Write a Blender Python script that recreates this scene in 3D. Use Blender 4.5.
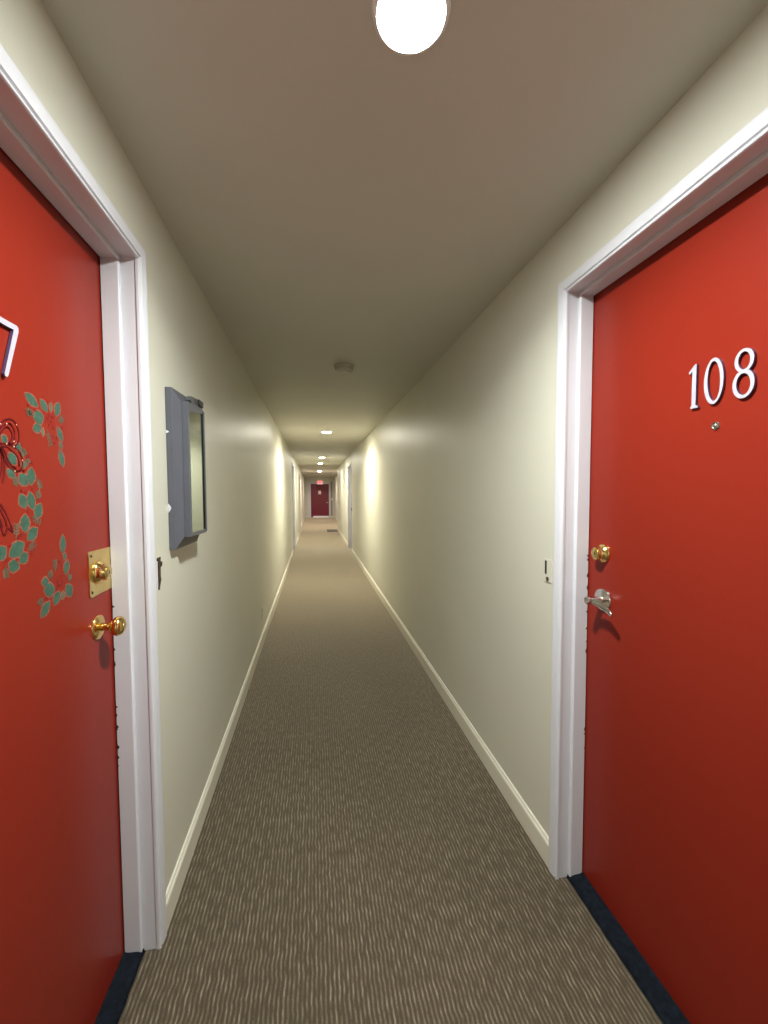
import bpy, bmesh, math, random
from mathutils import Vector, Matrix

scene = bpy.context.scene
for o in list(bpy.data.objects):
    bpy.data.objects.remove(o)
COL = scene.collection
random.seed(7)

# ---------------------------------------------------------------- camera
EYE = 1.45
def make_camera():
    yaw, pitch, roll = 0.171837, -0.0472309, -0.0038353
    fwd = Vector((math.sin(yaw)*math.cos(pitch), math.cos(yaw)*math.cos(pitch), math.sin(pitch)))
    right = Vector((math.cos(yaw), -math.sin(yaw), 0))
    up = right.cross(fwd)
    r2 = math.cos(roll)*right + math.sin(roll)*up
    u2 = -math.sin(roll)*right + math.cos(roll)*up
    cam = bpy.data.cameras.new('camera')
    o = bpy.data.objects.new('camera', cam)
    COL.objects.link(o)
    m = Matrix((r2, u2, -fwd)).transposed().to_4x4()
    m.translation = Vector((0, 0, EYE))
    o.matrix_world = m
    cam.sensor_fit = 'HORIZONTAL'
    cam.sensor_width = 36.0
    cam.lens = 401.7/768*36.0
    cam.clip_start = 0.02
    scene.camera = o
make_camera()

# ---------------------------------------------------------------- world and exposure
w = bpy.data.worlds.new('dark_world')
scene.world = w
w.use_nodes = True
w.node_tree.nodes['Background'].inputs[0].default_value = (0.9, 0.92, 1.0, 1)
w.node_tree.nodes['Background'].inputs[1].default_value = 0.0
scene.view_settings.view_transform = 'Standard'
scene.view_settings.look = 'None'
scene.view_settings.gamma = 1
scene.view_settings.use_curve_mapping = False
scene.view_settings.exposure = 0.26

# lamps: (x, y, diffuser strength, downward watts, colour) of the round ceiling lights, plus an added one at the end of the list
NEAR_WHITE = (0.95, 1.0, 0.98)
WARM = (1.0, 0.95, 0.80)
PINKISH = (1.0, 0.87, 0.78)
LAMPS = [
    (0.200, 0.818, 400, 21.5, NEAR_WHITE),
    (0.20, 6.34, 520, 30, WARM),
    (0.21, 10.86, 500, 26, WARM),
    (0.20, 13.00, 330, 15, WARM),
    (0.24, 17.60, 750, 44, PINKISH),
    (0.26, 21.90, 420, 22, PINKISH),
    (0.19, -3.70, 400, 21.5, NEAR_WHITE),  # unseen lamp added behind the camera to help light the near doors
]

# ---------------------------------------------------------------- dimensions
WL, WR, HC = -0.510, 0.887, 2.403      # left wall, right wall, ceiling height
Y_BACK, Y_NARROW, Y_END = -5.5, 15.6, 24.2
LOBL, LOBR = -0.57, 1.20               # the wider end of the corridor

# ---------------------------------------------------------------- materials
def mat(name, color, rough=0.5, metal=0.0, noise=None, bump=None, coat=0.0, emit=None, spec=0.5, sheen=0.0):
    """noise=(scale, amount) varies the colour; bump=(scale, strength, distance)"""
    m = bpy.data.materials.new(name)
    m.use_nodes = True
    nt = m.node_tree
    b = nt.nodes['Principled BSDF']
    b.inputs['Base Color'].default_value = (*color, 1)
    b.inputs['Roughness'].default_value = rough
    b.inputs['Metallic'].default_value = metal
    b.inputs['Coat Weight'].default_value = coat
    b.inputs['Specular IOR Level'].default_value = spec
    b.inputs['Sheen Weight'].default_value = sheen
    tc = nt.nodes.new('ShaderNodeTexCoord')
    if noise:
        n = nt.nodes.new('ShaderNodeTexNoise')
        n.inputs['Scale'].default_value = noise[0]
        n.inputs['Detail'].default_value = 5
        r = nt.nodes.new('ShaderNodeMapRange')
        r.inputs['From Min'].default_value = 0.3
        r.inputs['From Max'].default_value = 0.7
        r.inputs['To Min'].default_value = 1-noise[1]
        r.inputs['To Max'].default_value = 1+noise[1]
        mx = nt.nodes.new('ShaderNodeVectorMath'); mx.operation = 'SCALE'
        mx.inputs[0].default_value = color
        nt.links.new(tc.outputs['Object'], n.inputs['Vector'])
        nt.links.new(n.outputs['Fac'], r.inputs['Value'])
        nt.links.new(r.outputs['Result'], mx.inputs['Scale'])
        nt.links.new(mx.outputs['Vector'], b.inputs['Base Color'])
    if bump:
        n = nt.nodes.new('ShaderNodeTexNoise')
        n.inputs['Scale'].default_value = bump[0]
        n.inputs['Detail'].default_value = 4
        bp = nt.nodes.new('ShaderNodeBump')
        bp.inputs['Strength'].default_value = bump[1]
        bp.inputs['Distance'].default_value = bump[2]
        nt.links.new(tc.outputs['Object'], n.inputs['Vector'])
        nt.links.new(n.outputs['Fac'], bp.inputs['Height'])
        nt.links.new(bp.outputs['Normal'], b.inputs['Normal'])
    if emit:
        b.inputs['Emission Color'].default_value = (*emit[0], 1)
        b.inputs['Emission Strength'].default_value = emit[1]
    return m

M = {}
M['wall'] = mat('cream_wall_paint', (0.62, 0.605, 0.50), 0.42, noise=(1.3, 0.03), bump=(90, 0.15, 0.002))
M['ceiling'] = mat('ceiling_paint', (0.60, 0.58, 0.50), 0.6, noise=(1.0, 0.03), bump=(120, 0.15, 0.002))
M['trim'] = mat('white_trim_paint', (0.63, 0.63, 0.66), 0.35, noise=(3, 0.02), bump=(40, 0.12, 0.001))
M['baseboard'] = mat('cream_baseboard_paint', (0.70, 0.67, 0.55), 0.4, bump=(60, 0.1, 0.001))
M['red_door'] = mat('red_door_paint', (0.222, 0.018, 0.0085), 0.30, spec=0.2, noise=(1.5, 0.03), bump=(160, 0.10, 0.0006))
M['maroon_door'] = mat('maroon_door_paint', (0.17, 0.006, 0.024), 0.4, noise=(2, 0.05))
M['threshold'] = mat('black_rubber', (0.006, 0.009, 0.014), 0.85, spec=0.12, noise=(60, 0.5), bump=(220, 0.6, 0.004))
M['brass'] = mat('polished_brass', (0.83, 0.58, 0.22), 0.16, 1.0, noise=(25, 0.06))
M['brass_satin'] = mat('satin_brass', (0.72, 0.55, 0.22), 0.3, 1.0, noise=(25, 0.08))
M['nickel'] = mat('satin_nickel', (0.66, 0.62, 0.58), 0.2, 1.0, noise=(30, 0.05))
M['numeral'] = mat('silver_numeral', (0.45, 0.43, 0.49), 0.35, 0.1, noise=(60, 0.05))
M['numeral_edge'] = mat('purplish_numeral_edge', (0.10, 0.06, 0.14), 0.5)
M['dark'] = mat('dark_hole', (0.015, 0.012, 0.01), 0.8)
M['rust'] = mat('dark_brown_metal', (0.055, 0.03, 0.02), 0.55, 0.3, noise=(80, 0.5), bump=(100, 0.5, 0.002))
M['grey_metal'] = mat('grey_enamel', (0.095, 0.098, 0.118), 0.42, 0.1, noise=(12, 0.06), bump=(70, 0.1, 0.001))
M['grey_metal_dark'] = mat('dark_grey_enamel', (0.075, 0.08, 0.085), 0.4, 0.1, noise=(12, 0.06))
M['mirror'] = mat('greenish_mirror', (0.20, 0.25, 0.235), 0.12, 1.0, noise=(6, 0.04))
M['white_plastic'] = mat('white_plastic', (0.75, 0.73, 0.68), 0.4, noise=(10, 0.02))
M['aged_plastic'] = mat('dusty_plastic', (0.50, 0.47, 0.38), 0.5, noise=(20, 0.05))
M['black_plastic'] = mat('black_plastic', (0.012, 0.012, 0.014), 0.4)
M['flake'] = mat('exposed_dark_wood', (0.035, 0.012, 0.012), 0.7)
M['leaf'] = mat('holly_leaf_print', (0.032, 0.085, 0.055), 0.45, noise=(60, 0.25))
M['leaf_pale'] = mat('pale_leaf_print', (0.10, 0.09, 0.055), 0.5, noise=(60, 0.2))
M['halo'] = mat('decal_outline_print', (0.25, 0.075, 0.045), 0.4)
M['berry'] = mat('berry_print', (0.17, 0.004, 0.008), 0.4, noise=(60, 0.2))
M['ribbon'] = mat('crimson_ribbon_print', (0.16, 0.004, 0.010), 0.5)
M['glitter'] = mat('pale_sparkle_print', (0.75, 0.45, 0.32), 0.3)
M['paper'] = mat('white_paper', (0.92, 0.74, 0.74), 0.6, noise=(30, 0.03))
M['bright_metal'] = mat('bright_aluminium', (0.80, 0.78, 0.80), 0.3, 0.6, noise=(20, 0.05))
M['panel_grey'] = mat('light_grey_enamel', (0.28, 0.28, 0.27), 0.45)
M['mat'] = mat('brown_mat_fibre', (0.07, 0.055, 0.04), 0.9, noise=(120, 0.4), bump=(200, 0.7, 0.004))
M['sign_face'] = mat('lit_sign_face', (0.35, 0.30, 0.29), 0.5, emit=((1.0, 0.55, 0.55), 0.30))
M['sign_red'] = mat('lit_red_letters', (0.8, 0.02, 0.03), 0.5, emit=((1.0, 0.05, 0.08), 0.9))
M['glow_ring'] = mat('white_lamp_trim', (0.85, 0.84, 0.82), 0.4, noise=(10, 0.01))

def carpet():
    m = bpy.data.materials.new('ribbed_loop_carpet')
    m.use_nodes = True
    nt = m.node_tree
    N = nt.nodes.new; L = nt.links.new
    b = nt.nodes['Principled BSDF']
    b.inputs['Roughness'].default_value = 0.9
    b.inputs['Specular IOR Level'].default_value = 0.15
    b.inputs['Sheen Weight'].default_value = 1.0
    b.inputs['Sheen Roughness'].default_value = 0.4
    b.inputs['Sheen Tint'].default_value = (1.0, 0.88, 0.70, 1)
    tc = N('ShaderNodeTexCoord')
    def math_(op, a, c=None, clamp=False):
        n = N('ShaderNodeMath'); n.operation = op; n.use_clamp = clamp
        for i, v in enumerate((a, c)):
            if v is None: continue
            if isinstance(v, (int, float)): n.inputs[i].default_value = v
            else: L(v, n.inputs[i])
        return n.outputs[0]
    def noise(sx, sy, detail=2, scale=1.0):
        mp = N('ShaderNodeMapping'); mp.inputs['Scale'].default_value = (sx, sy, 1)
        L(tc.outputs['Object'], mp.inputs['Vector'])
        n = N('ShaderNodeTexNoise'); n.inputs['Scale'].default_value = scale
        n.inputs['Detail'].default_value = detail
        L(mp.outputs['Vector'], n.inputs['Vector'])
        return n.outputs['Fac']
    sep = N('ShaderNodeSeparateXYZ'); L(tc.outputs['Object'], sep.inputs[0])
    wob = math_('MULTIPLY', math_('SUBTRACT', noise(5, 26, 1), 0.5), 0.010)
    x = math_('ADD', sep.outputs['X'], wob)
    ph = math_('MULTIPLY', x, 2*math.pi/0.0132)
    s = math_('ADD', math_('MULTIPLY', math_('SINE', ph), 0.5), 0.5)
    # each rib is a row of loops that come and go along its length
    dash = noise(75, 24, 2)
    dash = math_('MULTIPLY', math_('SUBTRACT', dash, 0.32), 2.6, True)
    rib = math_('MULTIPLY', math_('POWER', s, 1.7), math_('ADD', math_('MULTIPLY', dash, 0.85), 0.15))
    fuzz = noise(420, 260, 2)
    val = math_('ADD', math_('MULTIPLY', rib, 0.9), math_('MULTIPLY', math_('SUBTRACT', fuzz, 0.5), 0.55), True)
    ramp = N('ShaderNodeValToRGB')
    ramp.color_ramp.elements[0].color = (0.064, 0.048, 0.030, 1)
    ramp.color_ramp.elements[0].position = 0.05
    ramp.color_ramp.elements[1].color = (0.285, 0.245, 0.18, 1)
    ramp.color_ramp.elements[1].position = 0.95
    e = ramp.color_ramp.elements.new(0.5); e.color = (0.148, 0.121, 0.080, 1)
    L(val, ramp.inputs['Fac'])
    wear = noise(1.4, 1.0, 4)
    wr = N('ShaderNodeMapRange')
    wr.inputs['From Min'].default_value = 0.3; wr.inputs['From Max'].default_value = 0.7
    wr.inputs['To Min'].default_value = 0.86; wr.inputs['To Max'].default_value = 1.12
    L(wear, wr.inputs['Value'])
    sc = N('ShaderNodeVectorMath'); sc.operation = 'SCALE'
    L(ramp.outputs['Color'], sc.inputs[0]); L(wr.outputs['Result'], sc.inputs['Scale'])
    L(sc.outputs['Vector'], b.inputs['Base Color'])
    bp = N('ShaderNodeBump'); bp.inputs['Strength'].default_value = 0.5
    bp.inputs['Distance'].default_value = 0.004
    L(val, bp.inputs['Height']); L(bp.outputs['Normal'], b.inputs['Normal'])
    return m
M['carpet'] = carpet()

# ---------------------------------------------------------------- helpers
def link(name, bm, mats, parent=None, smooth=False, kind=None, bevel=0.0, auto=None):
    bmesh.ops.recalc_face_normals(bm, faces=bm.faces)
    me = bpy.data.meshes.new(name)
    bm.to_mesh(me); bm.free()
    if not isinstance(mats, (list, tuple)): mats = [mats]
    for m in mats: me.materials.append(m)
    o = bpy.data.objects.new(name, me)
    COL.objects.link(o)
    if parent: o.parent = parent
    if smooth:
        for p in me.polygons: p.use_smooth = True
        if auto is not None:
            try: me.set_sharp_from_angle(angle=auto)
            except Exception: pass
    if bevel:
        b = o.modifiers.new('bevel', 'BEVEL'); b.width = bevel; b.segments = 2; b.limit_method = 'ANGLE'
    if kind: o['kind'] = kind
    return o

def tag(o, label=None, cat=None, group=None, kind=None):
    if label: o['label'] = label
    if cat: o['category'] = cat
    if group: o['group'] = group
    if kind: o['kind'] = kind
    return o

def empty(name, loc=(0, 0, 0)):
    o = bpy.data.objects.new(name, None)
    o.empty_display_size = 0.05
    o.location = loc
    COL.objects.link(o)
    return o

def box(bm, a, b, mi=0):
    x0, y0, z0 = a; x1, y1, z1 = b
    v = [bm.verts.new(p) for p in ((x0,y0,z0),(x1,y0,z0),(x1,y1,z0),(x0,y1,z0),(x0,y0,z1),(x1,y0,z1),(x1,y1,z1),(x0,y1,z1))]
    for q in ((0,3,2,1),(4,5,6,7),(0,1,5,4),(1,2,6,5),(2,3,7,6),(3,0,4,7)):
        f = bm.faces.new([v[i] for i in q]); f.material_index = mi

def rings(bm, rows, cap0=True, cap1=True, mi=0, closed=True):
    """bridge rows of equal length into a skin"""
    vs = [[bm.verts.new(p) for p in r] for r in rows]
    n = len(vs[0])
    for a, b in zip(vs, vs[1:]):
        for i in range(n if closed else n-1):
            f = bm.faces.new((a[i], a[(i+1) % n], b[(i+1) % n], b[i])); f.material_index = mi
    if cap0: f = bm.faces.new(vs[0][::-1]); f.material_index = mi
    if cap1: f = bm.faces.new(vs[-1]); f.material_index = mi

def basis(axis):
    a = Vector(axis).normalized()
    u = a.cross(Vector((0, 0, 1)))
    if u.length < 1e-3: u = a.cross(Vector((0, 1, 0)))
    u.normalize()
    return a, u, a.cross(u)

def lathe(bm, origin, axis, prof, n=40, mi=0):
    """prof: (distance along axis, radius)"""
    a, u, v = basis(axis); o = Vector(origin)
    rows = []
    for d, r in prof:
        r = max(r, 1e-5)
        rows.append([o + a*d + (u*math.cos(t) + v*math.sin(t))*r for t in [2*math.pi*k/n for k in range(n)]])
    rings(bm, rows, mi=mi)

def prism(bm, pts, holes=(), place=None, h0=0.0, h1=0.004, mi=0, mi_side=None):
    """outline (and one optional hole with the same number of points) extruded from h0 to h1;
    place(u, v, h) -> world point"""
    if mi_side is None: mi_side = mi
    n = len(pts)
    if holes:
        hp = holes[0]
        rows = [[place(*p, h0) for p in pts], [place(*p, h1) for p in pts], [place(*p, h1) for p in hp], [place(*p, h0) for p in hp]]
        vs = [[bm.verts.new(p) for p in r] for r in rows]
        for k in range(4):
            a, b = vs[k], vs[(k+1) % 4]
            for i in range(n):
                f = bm.faces.new((a[i], a[(i+1) % n], b[(i+1) % n], b[i]))
                f.material_index = mi if k == 1 else mi_side
    else:
        a = [bm.verts.new(place(*p, h0)) for p in pts]
        b = [bm.verts.new(place(*p, h1)) for p in pts]
        f = bm.faces.new(b); f.material_index = mi
        f = bm.faces.new(a[::-1]); f.material_index = mi_side
        for i in range(n):
            f = bm.faces.new((a[i], a[(i+1) % n], b[(i+1) % n], b[i])); f.material_index = mi_side

# ---------------------------------------------------------------- room shell
def wall(name, x_face, s, y0, y1, holes, thick=0.22):
    """long wall with rectangular openings; s=+1 faces +x"""
    ys = sorted({y0, y1, *[h[0] for h in holes], *[h[1] for h in holes]})
    zs = sorted({0.0, HC+0.02, *[h[2] for h in holes], *[h[3] for h in holes]})
    ins = lambda y, z: any(h[0] < y < h[1] and h[2] < z < h[3] for h in holes)
    bm = bmesh.new()
    solid = {}
    for i in range(len(ys)-1):
        for j in range(len(zs)-1):
            solid[i, j] = not ins((ys[i]+ys[i+1])/2, (zs[j]+zs[j+1])/2)
    xb = x_face - s*thick
    V = {}
    def vv(x, i, j):
        k = (x, i, j)
        if k not in V: V[k] = bm.verts.new((x, ys[i], zs[j]))
        return V[k]
    for (i, j), so in solid.items():
        if not so: continue
        for x in (x_face, xb):
            bm.faces.new((vv(x,i,j), vv(x,i+1,j), vv(x,i+1,j+1), vv(x,i,j+1)))
        for di, dj, e in ((-1,0,((i,j),(i,j+1))), (1,0,((i+1,j),(i+1,j+1))), (0,-1,((i,j),(i+1,j))), (0,1,((i,j+1),(i+1,j+1)))):
            if not solid.get((i+di, j+dj), False):
                (p, q), (r, t) = e
                bm.faces.new((vv(x_face,p,q), vv(x_face,r,t), vv(xb,r,t), vv(xb,p,q)))
    return link(name, bm, M['wall'], kind='structure')

# doors: side, opening near edge, far edge (jamb faces), head, stop corner depth, door depth
DL = dict(wx=WL, s=1, y0=0.440, y1=1.322, z=2.144, hs=-0.041, hd=-0.092)
DR = dict(wx=WR, s=-1, y0=0.412, y1=1.311, z=2.152, hs=-0.039, hd=-0.092)
DL2 = dict(wx=WL, s=1, y0=9.79, y1=10.75, z=2.13, hs=-0.04, hd=-0.09)
DR2 = dict(wx=WR, s=-1, y0=9.74, y1=10.70, z=2.13, hs=-0.04, hd=-0.09)
def hole_of(d): return (d['y0']-0.02, d['y1']+0.02, -0.01, d['z']+0.02)

wall('wall_left', WL, 1, Y_BACK, Y_NARROW, [hole_of(DL), hole_of(DL2), (1.412, 1.442, 1.146, 1.236)])
wall('wall_right', WR, -1, Y_BACK, Y_NARROW, [hole_of(DR), hole_of(DR2)])
wall('wall_left_lobby', LOBL, 1, Y_NARROW-0.0, Y_END+0.2, [])
wall('wall_right_lobby', LOBR, -1, Y_NARROW, Y_END+0.2, [])
bm = bmesh.new()                                   # return of the right wall where the corridor widens
box(bm, (WR+0.22, Y_NARROW-0.2, 0), (LOBR+0.22, Y_NARROW, HC+0.02))
link('wall_right_return', bm, M['wall'], kind='structure')

# end wall with door opening
EX0, EX1, EZ = -0.19, 0.87, 2.005
bm = bmesh.new()
box(bm, (LOBL-0.2, Y_END, 0), (EX0-0.02, Y_END+0.2, HC+0.02))
box(bm, (EX1+0.02, Y_END, 0), (LOBR+0.2, Y_END+0.2, HC+0.02))
box(bm, (EX0-0.02, Y_END, EZ+0.02), (EX1+0.02, Y_END+0.2, HC+0.02))
link('wall_end', bm, M['wall'], kind='structure')
bm = bmesh.new()
box(bm, (WL-0.2, Y_BACK-0.2, 0), (WR+0.2, Y_BACK, HC+0.02))
link('wall_back', bm, M['wall'], kind='structure')

bm = bmesh.new()
box(bm, (LOBL-0.3, Y_BACK-0.2, -0.12), (LOBR+0.3, Y_END+0.25, 0))
link('floor', bm, M['carpet'], kind='structure')
bm = bmesh.new()
box(bm, (LOBL-0.3, Y_BACK-0.2, HC), (LOBR+0.3, Y_END+0.25, HC+0.15))
link('ceiling', bm, M['ceiling'], kind='structure')
bm = bmesh.new()
box(bm, (LOBL, 20.9, HC-0.09), (LOBR, 21.1, HC+0.01))
link('ceiling_beam', bm, M['ceiling'], kind='structure')

# baseboards: profile swept along y
def baseboard(name, wx, s, y0, y1):
    prof = [(0, 0), (0.013, 0), (0.013, 0.082), (0.011, 0.090), (0.007, 0.094), (0.007, 0.099), (0.004, 0.104), (0, 0.105)]
    bm = bmesh.new()
    rings(bm, [[(wx+s*h, y, z) for h, z in prof] for y in (y0, y1)])
    link(name, bm, M['baseboard'], kind='structure')
CW = 0.045
baseboard('baseboard_left', WL, 1, DL['y1']+CW-0.004, DL2['y0']-CW)
baseboard('baseboard_left_far', WL, 1, DL2['y1']+CW, Y_NARROW)
baseboard('baseboard_left_lobby', LOBL, 1, Y_NARROW, Y_END)
baseboard('baseboard_left_back', WL, 1, Y_BACK, DL['y0']-CW)
baseboard('baseboard_right', WR, -1, DR['y1']+CW-0.004, DR2['y0']-CW)
baseboard('baseboard_right_far', WR, -1, DR2['y1']+CW, Y_NARROW)
baseboard('baseboard_right_lobby', LOBR, -1, Y_NARROW, Y_END)
baseboard('baseboard_right_back', WR, -1, Y_BACK, DR['y0']-CW)
bm = bmesh.new()
box(bm, (LOBL, Y_END-0.013, 0), (EX0-0.20, Y_END, 0.105)); box(bm, (EX1+0.10, Y_END-0.013, 0), (LOBR, Y_END, 0.105))
link('baseboard_end', bm, M['baseboard'], kind='structure', bevel=0.003)

# ---------------------------------------------------------------- door frames and doors
def sweep_frame(bm, d, prof, jitter=None, nseg=1):
    """profile (o outward from the opening, h out of the wall) along the two sides and the head"""
    s, wx, y0, y1, z1 = d['s'], d['wx'], d['y0'], d['y1'], d['z']
    path = []
    for k in range(nseg+1): path.append((0, k/nseg))          # near side going up
    for k in range(nseg+1): path.append((2, 1-k/nseg))        # far side going down
    rows = []
    for seg, t in path:
        row = []
        for i, (o, h) in enumerate(prof):
            oo = o
            if jitter and i in jitter and 0 < t < 1: oo = o + jitter[i](t)
            if seg == 0: y, z = y0-oo, t*(z1+o)
            else: y, z = y1+oo, t*(z1+o)
            row.append((wx+s*h, y, z))
        rows.append(row)
    rings(bm, rows)

def door_frame(name, d, jag=()):
    prof = [(-0.003, 0), (-0.003, 0.007), (-0.0015, 0.0105), (0.0015, 0.0115), (0.004, 0.0100), (0.0055, 0.0065), (0.008, 0.0065),
            (0.0105, 0.0125), (0.028, 0.0150), (0.036, 0.0155), (0.041, 0.0145), (0.043, 0.011), (0.043, 0)]
    bm = bmesh.new(); sweep_frame(bm, d, prof)
    c = link(name, bm, M['trim'], kind='structure')
    bm = bmesh.new()
    sweep_frame(bm, d, [(0, -0.0005), (0.018, -0.0005), (0.018, -0.19), (0, -0.19)])
    link('jamb', bm, M['trim'], c, bevel=0.0015)
    bm = bmesh.new()
    hs, hd = d['hs'], d['hd']
    sweep_frame(bm, d, [(-0.0005, hs), (-0.011, hs), (-0.0137, hs-0.002), (-0.014, hs-0.005), (-0.014, hd+0.004), (-0.0005, hd+0.003)])
    st = link('stop', bm, M['trim'], c)
    for z0, n in jag:                              # flaked paint along the edge of the stop next to the door
        rnd = random.Random(int(z0*1000)+n)
        bm = bmesh.new(); z = z0
        for k in range(n):
            L = 0.006+0.022*rnd.random()*rnd.random(); w = 0.0015+0.0045*rnd.random()
            pts = [(hd+0.0042, z), (hd+0.0042+w*0.6, z+L*0.15), (hd+0.0042+w, z+L*(0.3+0.3*rnd.random())), (hd+0.0042+w*0.4, z+L*0.8), (hd+0.0042, z+L)]
            prism(bm, pts, (), lambda u, v, h: (d['wx']+d['s']*u, d['y1']-0.014-h, v), -0.0002, 0.0004)
            z += L+0.004+0.05*rnd.random()
        link('paint_flakes', bm, M['flake'], st)
    return c
door_frame('trim_1', DL, ((0.93, 5), (0.62, 4), (0.74, 3)))
door_frame('trim_2', DR, ((1.14, 3), (0.86, 7), (0.5, 3)))
door_frame('trim_3', DL2)
door_frame('trim_4', DR2)

def door_leaf(name, d, m, gap=0.003):
    s, wx, h = d['s'], d['wx'], d['hd']
    bm = bmesh.new()
    x0, x1 = sorted((wx+s*h, wx+s*(h-0.044)))
    box(bm, (x0, d['y0']+gap, 0.018), (x1, d['y1']-gap, d['z']-gap))
    return link(name, bm, m, kind='structure', bevel=0.002)
door_l = door_leaf('door_1', DL, M['red_door'])
door_r = door_leaf('door_2', DR, M['red_door'])
door_l2 = door_leaf('door_3', DL2, M['trim'])
door_r2 = door_leaf('door_4', DR2, M['trim'])

def on_door(d):
    X = d['wx'] + d['s']*d['hd']
    return lambda u, v, h: (X + d['s']*h, u, v)
PL, PR = on_door(DL), on_door(DR)

# black sweep strips along the foot of the two near doors
def threshold(d, label, depth):
    X = d['wx'] + d['s']*d['hd']; s = d['s']
    prof = [(0.0, 0.0), (depth, 0.0), (depth-0.004, 0.010), (depth-0.014, 0.017), (0.012, 0.020), (0.001, 0.024)]
    bm = bmesh.new()
    n = 40
    rows = []
    for k in range(n+1):
        y = d['y0']+0.001 + (d['y1']-d['y0']-0.002)*k/n
        w = 0.0012*math.sin(k*2.1)
        rows.append([(X+s*(h+(w if 0 < i < 4 else 0)), y, z) for i, (h, z) in enumerate(prof)])
    rings(bm, rows)
    o = link('door_threshold', bm, M['threshold'])
    tag(o, label, 'threshold', 'door thresholds')
threshold(DL, 'black fuzzy threshold strip under the red door with the wreath', 0.056)
threshold(DR, 'black threshold strip under the red door numbered 108', 0.058)

# ---------------------------------------------------------------- door numerals
def ell(cu, cv, ru, rv, n=48, rot=0.0, power=1.0):
    out = []
    for k in range(n):
        t = 2*math.pi*k/n
        a, b = ru*math.cos(t), rv*math.sin(t)
        out.append((cu + a*math.cos(rot)-b*math.sin(rot), cv + a*math.sin(rot)+b*math.cos(rot)))
    return out

def numeral(ch, cu, cv, place, flip, parent, H=0.112):
    """flip=-1 on a right-hand door where reading runs towards -y"""
    bm = bmesh.new()
    pl = lambda u, v, h: place(cu + flip*u*0.93, cv + v, h)
    h0, h1 = 0.0015, 0.0075
    if ch == '0':
        prism(bm, ell(0, 0, 0.0265, H/2), [ell(0.0005, 0.000, 0.0172, H/2-0.0072, rot=0.05)], pl, h0, h1, 0, 1)
    elif ch == '8':
        prism(bm, ell(0.0, 0.0295, 0.0230, 0.0268), [ell(0.0, 0.0295, 0.0140, 0.0202, rot=0.10)], pl, h0, h1, 0, 1)
        prism(bm, ell(0.0, -0.0235, 0.0260, 0.0325), [ell(0.0, -0.0240, 0.0165, 0.0248, rot=0.10)], pl, h0, h1+0.0003, 0, 1)
    elif ch == '1':
        pts = [(-0.006, -0.056), (0.016, -0.056), (0.0145, -0.0515), (0.0085, -0.049), (0.0085, 0.056), (0.004, 0.056),
               (-0.002, 0.050), (-0.013, 0.040), (-0.0145, 0.036), (-0.012, 0.034), (-0.004, 0.0385), (-0.0035, 0.036), (-0.0035, -0.049), (-0.007, -0.0525)]
        prism(bm, pts, (), pl, h0, h1, 0, 1)
    elif ch == '7':
        pts = [(-0.0345, 0.056), (0.030, 0.056), (0.0345, 0.053), (0.0350, 0.046), (-0.002, -0.052), (-0.006, -0.0565), (-0.012, -0.0555), (-0.0128, -0.051), (0.0200, 0.0445), (-0.0275, 0.0445), (-0.0305, 0.036), (-0.0345, 0.038)]
        prism(bm, pts, (), pl, h0, h1, 0, 1)
    # mounting studs holding the numeral off the paint
    for du, dv in {'0': ((-0.022, 0), (0.022, 0)), '8': ((0.0, 0.052), (0.0, -0.052)), '1': ((0.0025, 0.035), (0.0025, -0.035)), '7': ((0.02, 0.05), (-0.006, -0.045))}[ch]:
        lathe(bm, pl(du, dv, 0.0), Vector(pl(0, 0, 1))-Vector(pl(0, 0, 0)), [(0, 0.002), (0.002, 0.002)], 10, 1)
    o = link('numeral', bm, [M['numeral'], M['numeral_edge']], parent)
    return o
ky = 0.973
zz = EYE + (1.730-EYE)*ky
numeral('1', 0.930*ky-0.002, zz, PR, -1, door_r)
numeral('0', 0.874*ky-0.0015, zz, PR, -1, door_r)
numeral('8', 0.803*ky-0.003, zz-0.002, PR, -1, door_r)
numeral('1', 0.796, 1.738, PL, 1, door_l)
numeral('0', 0.856, 1.738, PL, 1, door_l)
numeral('7', 0.926, 1.738, PL, 1, door_l)

# ---------------------------------------------------------------- door hardware
def peephole(place, u, v, parent):
    bm = bmesh.new()
    ax = Vector(place(0, 0, 1))-Vector(place(0, 0, 0))
    lathe(bm, place(u, v, 0), ax, [(0, 0.0105), (0.002, 0.0105), (0.0040, 0.0088), (0.0044, 0.0062), (0.0035, 0.005)], 28)
    o = link('peephole', bm, M['nickel'], parent, smooth=True, auto=0.6)
    bm = bmesh.new()
    lathe(bm, place(u, v, 0.0022), ax, [(0, 0.0058), (0.0022, 0.0042), (0.0028, 0.0018)], 20)
    link('lens', bm, M['nickel'], o, smooth=True)
peephole(PR, 0.871*ky-0.002, EYE+(1.617-EYE)*ky, door_r)
peephole(PL, 0.875, 1.62, door_l)

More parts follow.
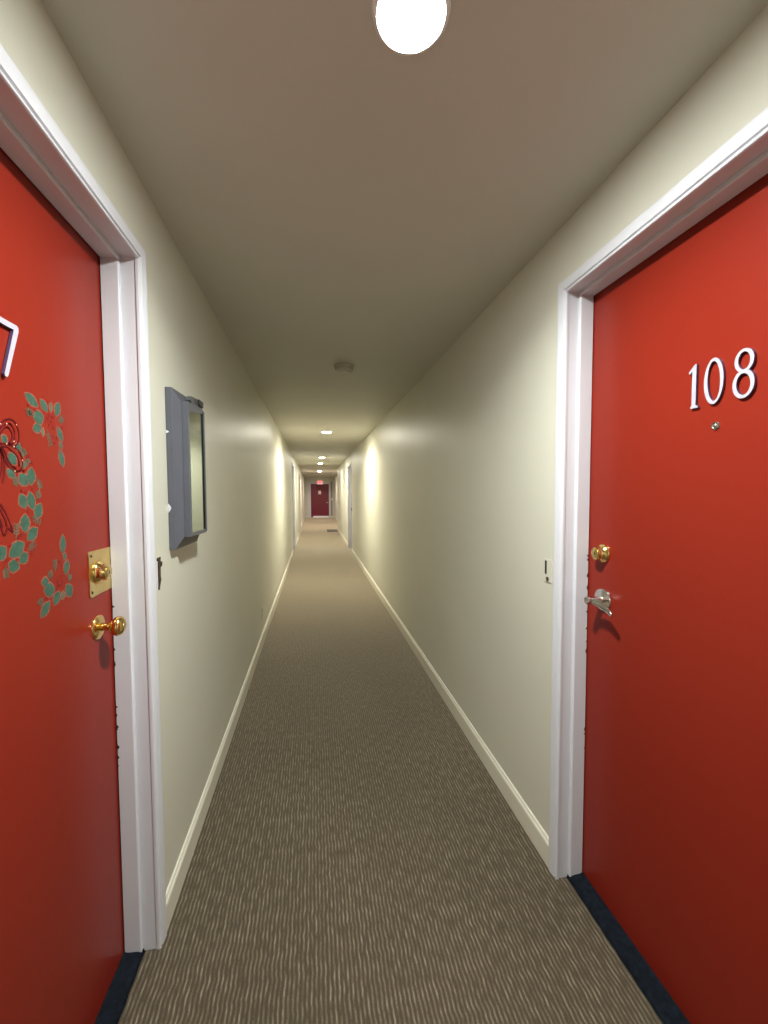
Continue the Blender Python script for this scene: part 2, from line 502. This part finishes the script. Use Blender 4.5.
def deadbolt(place, u, v, parent, plate=False):
    ax = Vector(place(0, 0, 1))-Vector(place(0, 0, 0))
    h = 0.0
    if plate:
        bm = bmesh.new()
        u0, u1, v0, v1 = u-0.047, DL['y1']-0.0035, v-0.064, v+0.063
        c = 0.006
        pts = [(u0+c, v0), (u1, v0+0.004), (u1, v1), (u0+c, v1), (u0, v1-c), (u0, v0+c)]
        prism(bm, pts, (), place, 0, 0.0028)
        p = link('cover_plate', bm, M['brass_satin'], parent, bevel=0.0006)
        for du, dv in ((-0.036, 0.050), (-0.036, -0.050)):
            bm = bmesh.new()
            lathe(bm, place(u+du, v+dv, 0.0028), ax, [(0, 0.0042), (0.0008, 0.0038), (0.001, 0.001)], 16)
            link('screw', bm, M['dark'], p)
        h = 0.0028
    k = 0.74 if plate else 0.95                    # how far the collar stands out
    bm = bmesh.new()
    lathe(bm, place(u, v, h), ax, [(0, 0.0335), (0.003*k, 0.0335), (0.008*k, 0.0315), (0.013*k, 0.027), (0.017*k, 0.0235), (0.030*k, 0.0215), (0.033*k, 0.0205), (0.0345*k, 0.018), (0.033*k, 0.0155)], 44)
    o = link('deadbolt', bm, M['brass'], parent, smooth=True, auto=0.6)
    bm = bmesh.new()
    lathe(bm, place(u, v, h+0.030*k), ax, [(0, 0.0152), (0.0035, 0.0145), (0.0045, 0.012), (0.005, 0.006)], 32)
    link('lock_cylinder', bm, M['brass_satin'], o, smooth=True, auto=0.6)
    bm = bmesh.new()
    prism(bm, [(u-0.0014, v-0.006), (u+0.0014, v-0.006), (u+0.0014, v+0.006), (u-0.0014, v+0.006)], (), place, h+0.030*k+0.0050, h+0.030*k+0.0054)
    link('keyhole', bm, M['dark'], o)
deadbolt(PL, 1.241, 1.231, door_l, True)
deadbolt(PR, 1.226, 1.240, door_r)

def knob(place, u, v, parent):
    ax = Vector(place(0, 0, 1))-Vector(place(0, 0, 0))
    k = bmesh.new()
    lathe(k, place(u, v, 0), ax, [(0.004, 0.012), (0.020, 0.0105), (0.030, 0.0110), (0.034, 0.0135), (0.038, 0.0195), (0.044, 0.0250), (0.051, 0.0275), (0.057, 0.0268), (0.062, 0.0235), (0.0655, 0.018), (0.067, 0.010)], 44)
    o = link('door_knob', k, M['brass'], parent, smooth=True)
    bm = bmesh.new()
    lathe(bm, place(u, v, 0), ax, [(0, 0.0345), (0.002, 0.0345), (0.0045, 0.0325), (0.006, 0.027), (0.009, 0.020), (0.010, 0.012)], 44)
    link('rosette', bm, M['brass'], o, smooth=True, auto=0.7)
    bm = bmesh.new()
    lathe(bm, place(u, v, 0.0668), ax, [(0, 0.0085), (0.0012, 0.008), (0.0014, 0.003)], 24)
    link('lock_cylinder', bm, M['brass_satin'], o)
knob(PL, 1.233, 1.077, door_l)

def lever(place, u, v, parent, toward=-1):
    ax = Vector(place(0, 0, 1))-Vector(place(0, 0, 0))
    bm = bmesh.new()
    lathe(bm, place(u, v, 0), ax, [(0.004, 0.0135), (0.022, 0.0115), (0.040, 0.0115), (0.048, 0.013), (0.062, 0.0135), (0.066, 0.0120), (0.067, 0.0095), (0.0655, 0.008)], 36)
    # curved paddle sweeping away from the latch edge
    rows = []
    n = 26
    for k in range(n+1):
        t = k/n
        du = toward*(0.100*t)
        dv = -0.024*t**1.3 + 0.004*math.sin(math.pi*t)
        hh = 0.052 - 0.006*math.sin(math.pi*t) - 0.004*t
        half = (0.0085 + 0.0045*math.sin(math.pi*min(1, t*1.1))) if t < 0.93 else 0.0085*(1-(t-0.93)/0.07*0.6)
        th = 0.0085*(1-0.55*t)
        row = []
        for j in range(16):
            a = 2*math.pi*j/16
            row.append(place(u+du, v+dv+half*math.sin(a), hh+th*math.cos(a)))
        rows.append(row)
    rings(bm, rows)
    o = link('lever_handle', bm, M['nickel'], parent, smooth=True, auto=0.8)
    bm = bmesh.new()
    lathe(bm, place(u, v, 0), ax, [(0, 0.0385), (0.003, 0.0385), (0.0065, 0.0365), (0.009, 0.029), (0.010, 0.014)], 44)
    link('rosette', bm, M['nickel'], o, smooth=True, auto=0.7)
    bm = bmesh.new()
    lathe(bm, place(u, v, 0.0645), ax, [(0, 0.0085), (0.0006, 0.0080), (0.0008, 0.003)], 24)
    link('keyhole', bm, M['dark'], o)
lever(PR, 1.221, 1.080, door_r)
P3, P4 = on_door(DL2), on_door(DR2)
knob(P3, DL2['y0']+0.07, 1.05, door_l2)
knob(P4, DR2['y0']+0.07, 1.05, door_r2)


SA = [(0.9794,1.6645,1.0205,1.6448,0.0205),(1.0285,1.6626,1.052,1.6395,0.0188),(1.0666,1.6641,1.0632,1.6406,0.0103),(1.0962,1.6706,1.082,1.6357,0.0205),(1.005,1.6145,1.0367,1.6272,0.0291),(1.0002,1.5911,1.028,1.6012,0.0188),(1.035,1.6,1.0318,1.5797,0.0085),(1.0854,1.6105,1.1042,1.5783,0.0171),(1.0919,1.5768,1.1008,1.5591,0.0096),(1.0906,1.5567,1.1041,1.5165,0.0188)]
SAb = [(1.0113,1.6345),(1.0563,1.6321),(1.045,1.617),(1.0556,1.6105),(1.0636,1.619),(1.0711,1.6058),(1.051,1.6239),(1.0682,1.6307),(1.0696,1.5837),(1.0825,1.5842),(1.0738,1.5709),(0.9889,1.6414),(1.0535,1.6624),(1.1044,1.6123)]
SAf = [(0.9788,1.6316,1.0071,1.6216),(1.0474,1.5973,1.0598,1.5607),(1.0911,1.6238,1.1101,1.6347),(0.9971,1.6186,0.988,1.628)]
SB = [(1.0899,1.352,1.0868,1.3058,0.0207),(1.0967,1.3064,1.0904,1.2911,0.012),(1.1036,1.2889,1.0945,1.2535,0.0207),(1.0062,1.2526,1.03,1.2512,0.0207),(1.0133,1.234,1.0511,1.2269,0.03),(1.0961,1.2285,1.1144,1.195,0.0272),(1.0662,1.2193,1.0457,1.191,0.0229),(1.082,1.2155,1.0775,1.1963,0.0163),(1.0316,1.2046,0.9984,1.1761,0.0229)]
SBb = [(1.0741,1.2897),(1.081,1.2785),(1.0769,1.2551),(1.0648,1.2456),(1.0804,1.2402),(1.0613,1.2404),(1.0737,1.2356),(1.0671,1.2331),(1.0234,1.2125),(1.0573,1.2274)]
SBf = [(1.054,1.2695,1.0558,1.2967),(1.0407,1.2527,1.0361,1.273),(1.0095,1.218,0.9949,1.2069),(1.1066,1.2324,1.1126,1.2499)]
WLV = [(0.9186,1.4987,0.9403,1.4864,0.0163),(0.9524,1.492,0.9755,1.4702,0.0245),(0.9908,1.5081,0.9857,1.4704,0.0245),(0.9522,1.4508,0.9673,1.4209,0.0229),(0.9797,1.4561,0.99,1.4165,0.0229),(1.0151,1.4295,0.9966,1.3962,0.0245),(0.964,1.4087,0.9615,1.3703,0.0272),(1.0006,1.3757,0.9679,1.3537,0.0245),(0.9576,1.3479,0.9142,1.3266,0.03),(0.9661,1.3256,0.9429,1.3083,0.0229),(0.9111,1.3121,0.9399,1.2984,0.0245),(0.9067,1.3459,0.8801,1.3255,0.0272),(0.945,1.5519,0.9608,1.5441,0.0154),(0.9621,1.5171,0.9707,1.5068,0.0137),(0.9219,1.5657,0.9103,1.5539,0.0154),(0.9253,1.533,0.9453,1.5116,0.0205)]
WB = [(0.9685,1.455),(0.9574,1.4577),(0.9904,1.4626),(0.9649,1.4978),(0.9743,1.4135),(1.0101,1.4378),(0.9505,1.3662),(0.9177,1.3471),(0.9041,1.3199),(0.9331,1.3168),(0.9657,1.3434),(0.9871,1.3316),(0.9786,1.322),(0.9893,1.3422),(1.005,1.3606),(0.9417,1.3619),(0.9639,1.5542),(0.9784,1.5283),(0.9921,1.5183),(0.9849,1.5311),(0.9656,1.4999)]
WF = [(0.9436,1.4644,0.9402,1.4847),(1.0078,1.4855,1.019,1.4637),(0.9838,1.4024,1.0122,1.3859),(0.9346,1.361,0.9389,1.3913),(0.9689,1.3305,0.9917,1.3456),(0.9021,1.3087,0.9041,1.2852),(1.0129,1.4377,1.0059,1.4562),(0.9626,1.5475,0.9724,1.5333),(0.9718,1.5245,0.9807,1.5163)]
BOW = [[(0.8897,1.5572),(0.8987,1.5784),(0.9071,1.5878),(0.9212,1.598),(0.9381,1.6014),(0.9506,1.593),(0.9568,1.5748),(0.9527,1.5571),(0.9404,1.5472)],[(0.8977,1.5623),(0.9065,1.5786),(0.9235,1.591),(0.936,1.5906),(0.9446,1.5773),(0.941,1.5578),(0.9306,1.5502)],[(0.8999,1.5566),(0.906,1.5695),(0.9202,1.5828),(0.9299,1.5823),(0.9375,1.5699),(0.9295,1.5542),(0.9209,1.5501)],[(0.8886,1.5413),(0.9046,1.5488),(0.9209,1.5507),(0.9404,1.5472),(0.9573,1.5362),(0.963,1.5215),(0.9597,1.504),(0.9519,1.4988),(0.9401,1.4975),(0.9236,1.507),(0.9136,1.5217),(0.9041,1.541)],[(0.9043,1.5431),(0.9205,1.5449),(0.9369,1.5373),(0.9506,1.5248),(0.954,1.5079)],[(0.9069,1.5434),(0.9157,1.5341),(0.923,1.5183),(0.9349,1.5067),(0.9433,1.503)],[(0.8938,1.5419),(0.9038,1.5349),(0.907,1.5231),(0.9058,1.5048),(0.9022,1.4904),(0.8945,1.4719)],[(0.9015,1.5407),(0.9101,1.5295),(0.9129,1.5114),(0.9111,1.4908),(0.9051,1.4722)],[(0.8741,1.4525),(0.8854,1.4414),(0.8971,1.4299),(0.9129,1.4097),(0.9263,1.3754),(0.9134,1.3832),(0.9038,1.3693),(0.8946,1.3913),(0.8835,1.4112)],[(0.8849,1.4334),(0.8965,1.4203),(0.908,1.4001),(0.9106,1.3867)],[(0.8803,1.4241),(0.8917,1.4108),(0.9007,1.3875)]]

# ---------------------------------------------------------------- wreath transfer on the left door
UC = 0.868
def mirror_u(u): return 2*UC-u
H_HALO, H_LEAF, H_TOP = 0.00025, 0.0005, 0.00075
def leaf_pts(a, b, w, grow=0.0, lobes=5):
    a = Vector(a); b = Vector(b)
    d = b-a; L = d.length; d.normalize(); n = Vector((-d.y, d.x))
    a = a-d*grow; b = b+d*grow; L = (b-a).length
    N = 18; up, dn = [], []
    for k in range(1, N):
        t = k/N
        r = (w*0.56+grow)*math.sin(math.pi*t)**0.85
        if grow == 0: r *= 1-0.24*(0.5-0.5*math.cos(2*math.pi*3.5*t))**2
        up.append(a+d*L*t+n*r); dn.append(a+d*L*t-n*r)
    return [tuple(a)]+[tuple(p) for p in up]+[tuple(b)]+[tuple(p) for p in dn[::-1]]
def stroke(bm, pts, w, mi, h):
    for (a, b) in zip(pts, pts[1:]):
        a = Vector(a); b = Vector(b); d = (b-a)
        if d.length < 1e-6: continue
        d.normalize(); n = Vector((-d.y, d.x))*w/2; e = d*w*0.3
        prism(bm, [tuple(a-e-n), tuple(b+e-n), tuple(b+e+n), tuple(a-e+n)], (), PL, 0.0, h, mi)
def smooth_line(p, n=5):
    out = []
    P = [p[0]]+list(p)+[p[-1]]
    for i in range(1, len(P)-2):
        for k in range(n):
            t = k/n
            q = []
            for c in (0, 1):
                a, b, c2, d = P[i-1][c], P[i][c], P[i+1][c], P[i+2][c]
                q.append(0.5*(2*b+(c2-a)*t+(2*a-5*b+4*c2-d)*t*t+(3*b-a-3*c2+d)*t**3))
            out.append(tuple(q))
    out.append(tuple(p[-1]))
    return out
def decal(bm, leaves, berries, fronds, pale=()):
    jit = 0
    for i, (u0, v0, u1, v1, w) in enumerate(leaves):
        jit += 1
        e = 0.000004*(jit % 12)
        prism(bm, leaf_pts((u0, v0), (u1, v1), w, 0.0022), (), PL, 0.0, H_HALO+e, 2)
        prism(bm, leaf_pts((u0, v0), (u1, v1), w), (), PL, 0.0, H_LEAF+e, 1 if i in pale else 0)
    for (u0, v0, u1, v1) in fronds:
        a = Vector((u0, v0)); b = Vector((u1, v1)); d = (b-a).normalized(); n = Vector((-d.y, d.x)); L = (b-a).length
        stroke(bm, [tuple(a), tuple(b)], 0.0022, 1, H_LEAF+0.00006)
        for k in range(1, 5):
            c = a+d*L*k/5
            for sg in (1, -1):
                stroke(bm, [tuple(c), tuple(c+(d*0.6+n*sg)*0.0075)], 0.0024, 1, H_LEAF+0.00007)
    for (u, v) in berries:
        prism(bm, ell(u, v, 0.0030, 0.0034, 12), (), PL, 0.0, H_TOP, 3)
DM = [M['leaf'], M['leaf_pale'], M['halo'], M['berry'], M['ribbon'], M['glitter']]
def flipl(L): return [(mirror_u(a), b, mirror_u(c), d, w) for a, b, c, d, w in L]
def flipb(L): return [(mirror_u(a), b) for a, b in L]
def flipf(L): return [(mirror_u(a), b, mirror_u(c), d) for a, b, c, d in L]
for leaves, berries, fronds, pale in ((SA, SAb, SAf, (2, 6)), (SB, SBb, SBf, (7,))):
    for fl in (False, True):
        bm = bmesh.new()
        if fl: decal(bm, flipl(leaves), flipb(berries), flipf(fronds), pale)
        else: decal(bm, leaves, berries, fronds, pale)
        link('holly_sprig_decal', bm, DM, door_l)
bm = bmesh.new()
decal(bm, WLV, WB, WF)
decal(bm, flipl([l for l in WLV if min(l[0], l[2]) > UC+0.01]), flipb(WB), flipf(WF))
wreath = link('wreath_decal', bm, DM, door_l)
bm = bmesh.new()
for p in BOW:
    q = smooth_line(p)
    stroke(bm, q, 0.0032, 4, H_TOP+0.0001)
    stroke(bm, [(mirror_u(a), b) for a, b in q], 0.0032, 4, H_TOP+0.00012)
for p in BOW[:2]+BOW[3:4]:
    for k in (2, 5, 8):
        if k < len(p):
            for uu in (p[k][0], mirror_u(p[k][0])):
                prism(bm, ell(uu, p[k][1], 0.0016, 0.0016, 8), (), PL, 0.0, H_TOP+0.0002, 5)
link('bow_decal', bm, DM, wreath)

# ---------------------------------------------------------------- grey wall cabinet with mirrored front
def frustum(bm, r0, x0, r1, x1, mi=0):
    """r = (ylo, zlo, yhi, zhi_near, zhi_far): rectangle whose top may slope"""
    q = lambda r, x: [(x, r[0], r[1]), (x, r[2], r[1]), (x, r[2], r[4]), (x, r[0], r[3])]
    rings(bm, [q(r0, x0), q(r1, x1)], mi=mi)
cab = empty('wall_cabinet', (WL, 1.66, 1.250))
def rel(o, par=cab):
    o.parent = par; o.matrix_parent_inverse = par.matrix_world.inverted(); return o
bpy.context.view_layer.update()
XF = WL+0.022
FR = (1.530, 1.250, 1.800, 1.824, 1.832)
bm = bmesh.new()
frustum(bm, FR, WL+0.0005, FR, XF)
back = rel(link('flange', bm, M['grey_metal'], bevel=0.0015))
bm = bmesh.new()
frustum(bm, (1.532, 1.253, 1.798, 1.821, 1.829), XF-0.001, (1.560, 1.294, 1.770, 1.782, 1.796), WL+0.044)
rel(link('bevelled_surround', bm, M['grey_metal']))
DX0, DX1 = WL+0.044, WL+0.066
DO = [(1.563, 1.292), (1.772, 1.290), (1.772, 1.788), (1.756, 1.792), (1.563, 1.784)]
DI = [(1.578, 1.306), (1.760, 1.304), (1.760, 1.774), (1.748, 1.774), (1.578, 1.750)]
bm = bmesh.new()
prism(bm, DO, [DI], lambda u, v, h: (h, u, v), DX0, DX1)
dr = rel(link('cabinet_door', bm, M['grey_metal'], bevel=0.001))
bm = bmesh.new()
prism(bm, [(1.577, 1.305), (1.761, 1.303), (1.761, 1.776), (1.577, 1.753)], (), lambda u, v, h: (h, u, v), DX0+0.004, DX1-0.003)
mir = link('mirror_pane', bm, M['mirror'], dr)
bm = bmesh.new()
prism(bm, [(1.760, 1.296), (1.773, 1.296), (1.773, 1.784), (1.760, 1.784)], (), lambda u, v, h: (h, u, v), DX0, DX1+0.003)
link('edge_strip', bm, M['grey_metal_dark'], dr, bevel=0.001)
bm = bmesh.new()
prism(bm, [(1.625, 1.786), (1.770, 1.790), (1.770, 1.827), (1.625, 1.815), (1.610, 1.798)], (), lambda u, v, h: (h, u, v), DX0, DX1-0.004)
tb = link('top_bracket', bm, M['grey_metal_dark'], dr, bevel=0.001)
bm = bmesh.new()
box(bm, (DX1-0.0045, 1.706, 1.800), (DX1+0.002, 1.766, 1.822))
link('latch', bm, M['black_plastic'], dr, bevel=0.001)
for y, z in ((1.541, 1.262), (1.788, 1.262), (1.541, 1.808)):
    bm = bmesh.new()
    lathe(bm, (XF, y, z), (1, 0, 0), [(0, 0.0045), (0.0015, 0.004), (0.002, 0.001)], 16)
    rel(link('screw', bm, M['bright_metal']))
for y0, z0, hh in ((1.530, 1.662, 0.012), (1.530, 1.382, 0.034)):       # chips of wall paint on the near edge
    bm = bmesh.new()
    pts = [(WL+0.001, z0), (WL+0.008, z0+hh*0.3), (WL+0.011, z0+hh*0.55), (WL+0.006, z0+hh*0.8), (WL+0.001, z0+hh)]
    prism(bm, pts, (), lambda u, v, h: (u, h, v), y0-0.0006, y0+0.0002)
    rel(link('paint_chip', bm, M['trim']))
tag(cab, 'grey metal wall cabinet with mirrored front on the left wall', 'cabinet')

# ---------------------------------------------------------------- small things on the walls
# open cutout left of the cabinet with the bracket of a missing doorbell
sock = empty('doorbell_socket', (WL, 1.427, 1.146))
bpy.context.view_layer.update()
bm = bmesh.new()
prism(bm, [(1.4135, 1.1475), (1.4425, 1.1475), (1.4425, 1.2345), (1.4135, 1.2345)], (), lambda u, v, h: (h, u, v), WL-0.030, WL-0.006)
rel(link('socket_box', bm, M['dark']), sock)
bm = bmesh.new()
prism(bm, [(1.4150, 1.2400), (1.4410, 1.2400), (1.4400, 1.2190), (1.4550, 1.2230), (1.4530, 1.2090), (1.4380, 1.2050), (1.4370, 1.1750), (1.4420, 1.1650),
           (1.4330, 1.1490), (1.4240, 1.1320), (1.4190, 1.1340), (1.4190, 1.1490), (1.4220, 1.1720), (1.4200, 1.2070)], (), lambda u, v, h: (h, u, v), WL-0.007, WL+0.003)
rel(link('bracket', bm, M['rust'], bevel=0.0006), sock)
bm = bmesh.new()
prism(bm, [(1.4040, 1.1420), (1.4160, 1.1440), (1.4160, 1.2290), (1.4050, 1.2330)], (), lambda u, v, h: (h, u, v), WL-0.001, WL+0.0015)
rel(link('torn_edge', bm, M['trim']), sock)
tag(sock, 'dark open doorbell cutout in the left wall below the grey cabinet', 'doorbell')

bell = empty('doorbell', (WR, 1.409, 1.100))
bpy.context.view_layer.update()
bm = bmesh.new()
prism(bm, [(1.388, 1.104), (1.430, 1.104), (1.433, 1.108), (1.433, 1.190), (1.430, 1.194), (1.388, 1.194), (1.385, 1.190), (1.385, 1.108)], (), lambda u, v, h: (h, u, v), WR-0.003, WR+0.0)
rel(link('bell_plate', bm, M['wall'], bevel=0.001), bell)
bm = bmesh.new()
prism(bm, [(1.413, 1.134), (1.425, 1.134), (1.425, 1.186), (1.413, 1.186)], (), lambda u, v, h: (h, u, v), WR-0.0038, WR-0.002)
rel(link('bell_slot', bm, M['dark']), bell)
bm = bmesh.new()
lathe(bm, (WR-0.005, 1.404, 1.118), (-1, 0, 0), [(0, 0.0075), (0.003, 0.007), (0.004, 0.003)], 20)
rel(link('bell_button', bm, M['rust'], smooth=True), bell)
tag(bell, 'painted-over doorbell plate on the wall beside the door numbered 108', 'doorbell')

fb = empty('doorbell', (WR, 9.62, 1.03))
bpy.context.view_layer.update()
bm = bmesh.new(); box(bm, (WR-0.012, 9.605, 1.03), (WR, 9.635, 1.10)); rel(link('bell_plate', bm, M['rust'], bevel=0.003), fb)
bm = bmesh.new(); lathe(bm, (WR-0.012, 9.62, 1.065), (-1, 0, 0), [(0, 0.009), (0.004, 0.008), (0.005, 0.003)], 16); rel(link('bell_button', bm, M['black_plastic']), fb)
tag(fb, 'small dark doorbell beside the far right doorway down the corridor', 'doorbell')

out = empty('wall_outlet', (WL, 4.0, 0.24))
bpy.context.view_layer.update()
bm = bmesh.new(); box(bm, (WL, 3.965, 0.235), (WL+0.006, 4.04, 0.352)); rel(link('cover_plate', bm, M['wall'], bevel=0.002), out)
for z in (0.268, 0.319):
    bm = bmesh.new()
    prism(bm, ell(4.0025, z, 0.016, 0.014, 20), (), lambda u, v, h: (h, u, v), WL+0.0055, WL+0.0078)
    rel(link('receptacle', bm, M['aged_plastic']), out)
tag(out, 'painted-over electrical outlet low on the left wall near the floor', 'outlet')

# ---------------------------------------------------------------- ceiling lights
LABELS = ['large round ceiling light directly overhead, nearest the two red doors',
          'round ceiling light beyond the smoke detector, second from the camera',
          'round ceiling light above the far doorways, third along the corridor',
          'small round ceiling light just past the far doorways, fourth along the corridor',
          'small round ceiling light where the corridor widens, fifth along the corridor',
          'small round ceiling light just before the exit sign, last along the corridor',
          'added unseen ceiling light behind the camera, helping to light the red doors']
GR = 'round ceiling lights along the corridor'
for i, ((x, y, st, watts, c), lab) in enumerate(zip(LAMPS, LABELS)):
    L = empty('ceiling_light', (x, y, HC))
    bpy.context.view_layer.update()
    bm = bmesh.new()
    lathe(bm, (x, y, HC), (0, 0, -1), [(0, 0.078), (0.003, 0.0775), (0.007, 0.075), (0.0105, 0.071), (0.0105, 0.068), (0.006, 0.0655)], 64)
    rel(link('trim_ring', bm, M['glow_ring'], smooth=True, auto=0.8), L)
    m = mat('lamp_diffuser_%s' % 'abcdefg'[i], (0.9, 0.9, 0.88), 0.4, emit=(c, st))
    bm = bmesh.new()
    lathe(bm, (x, y, HC-0.006), (0, 0, -1), [(0, 0.0655), (0.0032, 0.0652), (0.0045, 0.058), (0.0055, 0.042), (0.0060, 0.018)], 48)
    rel(link('diffuser', bm, m, smooth=True), L)
    ld = bpy.data.lights.new('downlight', 'AREA')          # the lamp throws most of its light downwards
    ld.shape = 'DISK'; ld.size = 0.11; ld.energy = watts; ld.color = c; ld.spread = math.radians(150)
    lo = bpy.data.objects.new('downlight', ld); COL.objects.link(lo)
    lo.location = (x, y, HC-0.0135)
    rel(lo, L)
    tag(L, lab, 'ceiling light', GR)

# smoke detector
sx, sy = 0.232, 3.07
sd = empty('smoke_detector', (sx, sy, HC))
bpy.context.view_layer.update()
bm = bmesh.new()
lathe(bm, (sx, sy, HC), (0, 0, -1), [(0, 0.078), (0.008, 0.078), (0.012, 0.072), (0.018, 0.070)], 48)
rel(link('base_plate', bm, M['aged_plastic'], smooth=True, auto=0.6), sd)
bm = bmesh.new()
lathe(bm, (sx, sy, HC-0.018), (0, 0, -1), [(0, 0.062), (0.008, 0.062), (0.009, 0.070), (0.018, 0.067), (0.026, 0.054), (0.030, 0.035), (0.031, 0.010)], 48)
rel(link('detector_head', bm, M['aged_plastic'], smooth=True, auto=0.5), sd)
for k in range(12):
    a = 2*math.pi*k/12
    bm = bmesh.new()
    r = 0.064
    lathe(bm, (sx+r*math.cos(a), sy+r*math.sin(a), HC-0.0182), (0, 0, -1), [(0, 0.003), (0.0086, 0.003)], 8)
    rel(link('vent_rib', bm, M['aged_plastic']), sd)
bm = bmesh.new()
lathe(bm, (sx+0.025, sy-0.02, HC-0.0475), (0, 0, -1), [(0, 0.006), (0.003, 0.005)], 12)
rel(link('test_button', bm, M['white_plastic']), sd)
tag(sd, 'round dusty smoke detector on the ceiling', 'smoke detector')

# ---------------------------------------------------------------- end of the corridor
bm = bmesh.new()
box(bm, (EX0+0.003, Y_END+0.02, 0.02), (EX1-0.003, Y_END+0.065, EZ-0.003))
d5 = link('door_5', bm, M['maroon_door'], kind='structure', bevel=0.002)
bm = bmesh.new()
box(bm, (EX0+0.003, Y_END-0.09, 0.0), (EX1-0.003, Y_END+0.018, 0.022))
box(bm, (EX0+0.12, Y_END+0.012, 0.022), (EX1-0.02, Y_END+0.0195, 0.10))
tag(link('door_sill', bm, M['bright_metal'], bevel=0.002), 'bright metal sill and kick plate under the maroon end door', 'door sill')
bm = bmesh.new()
lathe(bm, (EX1-0.07, Y_END+0.02, 0.885), (0, -1, 0), [(0, 0.03), (0.008, 0.028), (0.01, 0.01), (0.05, 0.01), (0.055, 0.008)], 24)
box(bm, (EX1-0.175, Y_END-0.035, 0.875), (EX1-0.06, Y_END-0.022, 0.897))
link('lever_handle', bm, M['nickel'], d5, bevel=0.002)
bm = bmesh.new()
box(bm, (0.245, Y_END+0.017, 1.385), (0.405, Y_END+0.0199, 1.60))
tag(link('paper_notice', bm, M['paper']), 'white paper notice taped to the maroon door at the end', 'notice')
bm = bmesh.new()
box(bm, (0.08, Y_END+0.013, 1.372), (0.53, Y_END+0.0199, 1.395))
link('push_label', bm, M['berry'], d5)
bm = bmesh.new()
for x0, x1 in ((EX0-0.20, EX0), (EX1, EX1+0.09)):
    box(bm, (x0, Y_END-0.018, 0), (x1, Y_END-0.0005, EZ+0.08))
box(bm, (EX0, Y_END-0.018, EZ), (EX1, Y_END-0.0005, EZ+0.08))
c5 = link('trim_5', bm, M['trim'], kind='structure', bevel=0.003)
bm = bmesh.new()
box(bm, (EX0-0.0195, Y_END+0.0005, 0), (EX0, Y_END+0.12, EZ)); box(bm, (EX1, Y_END+0.0005, 0), (EX1+0.0195, Y_END+0.12, EZ))
box(bm, (EX0-0.0195, Y_END+0.0005, EZ), (EX1+0.0195, Y_END+0.12, EZ+0.0195))
link('jamb', bm, M['trim'], c5)

# exit sign
ex = empty('exit_sign', (0.34, 23.2, 1.955))
bpy.context.view_layer.update()
bm = bmesh.new(); box(bm, (0.17, 23.17, 1.955), (0.51, 23.22, 2.175)); rel(link('sign_housing', bm, M['white_plastic'], bevel=0.005), ex)
bm = bmesh.new(); box(bm, (0.180, 23.166, 1.963), (0.500, 23.1705, 2.167)); face = rel(link('sign_face', bm, M['sign_face']), ex)
bm = bmesh.new()
lathe(bm, (0.34, 23.195, 2.174), (0, 0, 1), [(0, 0.012), (HC-2.174-0.012, 0.012), (HC-2.174-0.010, 0.05), (HC-2.174, 0.05)], 20)
rel(link('ceiling_mount', bm, M['white_plastic']), ex)
bm = bmesh.new()
def bar(x0, z0, x1, z1): box(bm, (x0, 23.163, z0), (x1, 23.1665, z1))
zb, zt, tk = 2.005, 2.155, 0.024
x = 0.195                                        # E
bar(x, zb, x+tk, zt); bar(x+tk, zb, x+0.058, zb+tk); bar(x+tk, zt-tk, x+0.058, zt); bar(x+tk, 2.065, x+0.050, 2.085)
x = 0.268                                        # X
for a, b in (((x, zb), (x+0.042, zt)), ((x, zt), (x+0.042, zb))):
    pts = [(a[0], a[1]), (a[0]+0.024, a[1]), (b[0]+0.024, b[1]), (b[0], b[1])]
    prism(bm, pts, (), lambda u, v, h: (u, h, v), 23.163, 23.1665)
x = 0.352; bar(x, zb, x+tk, zt)                  # I
x = 0.392; bar(x, zt-tk, x+0.082, zt); bar(x+0.031, zb, x+0.051, zt-tk)   # T
rel(link('letters', bm, M['sign_red']), ex)
tag(ex, 'lit EXIT sign hanging from the ceiling before the maroon door', 'exit sign')

# tall grey riser panel and thermostat right of the end door
pn = empty('riser_panel', (1.025, Y_END, 0.11))
bpy.context.view_layer.update()
bm = bmesh.new(); box(bm, (0.975, Y_END-0.02, 0.11), (1.075, Y_END, 2.15)); rel(link('panel_face', bm, M['panel_grey'], bevel=0.002), pn)
bm = bmesh.new(); box(bm, (1.055, Y_END-0.026, 1.20), (1.065, Y_END-0.019, 1.27)); rel(link('latch', bm, M['nickel']), pn)
tag(pn, 'tall narrow grey panel to the right of the maroon end door', 'panel')
bm = bmesh.new(); box(bm, (1.005, Y_END-0.045, 1.03), (1.075, Y_END-0.0205, 1.15))
box(bm, (1.02, Y_END-0.048, 1.09), (1.06, Y_END-0.0445, 1.13))
tag(link('call_box', bm, M['white_plastic'], bevel=0.003), 'small white box mounted on the tall grey panel', 'call box')

# dark mat on the right where the corridor widens
bm = bmesh.new()
box(bm, (0.47, 15.15, 0.0), (0.868, 16.05, 0.012))
tag(link('doormat', bm, M['mat'], bevel=0.004), 'dark doormat on the carpet at the right where the corridor widens', 'doormat')
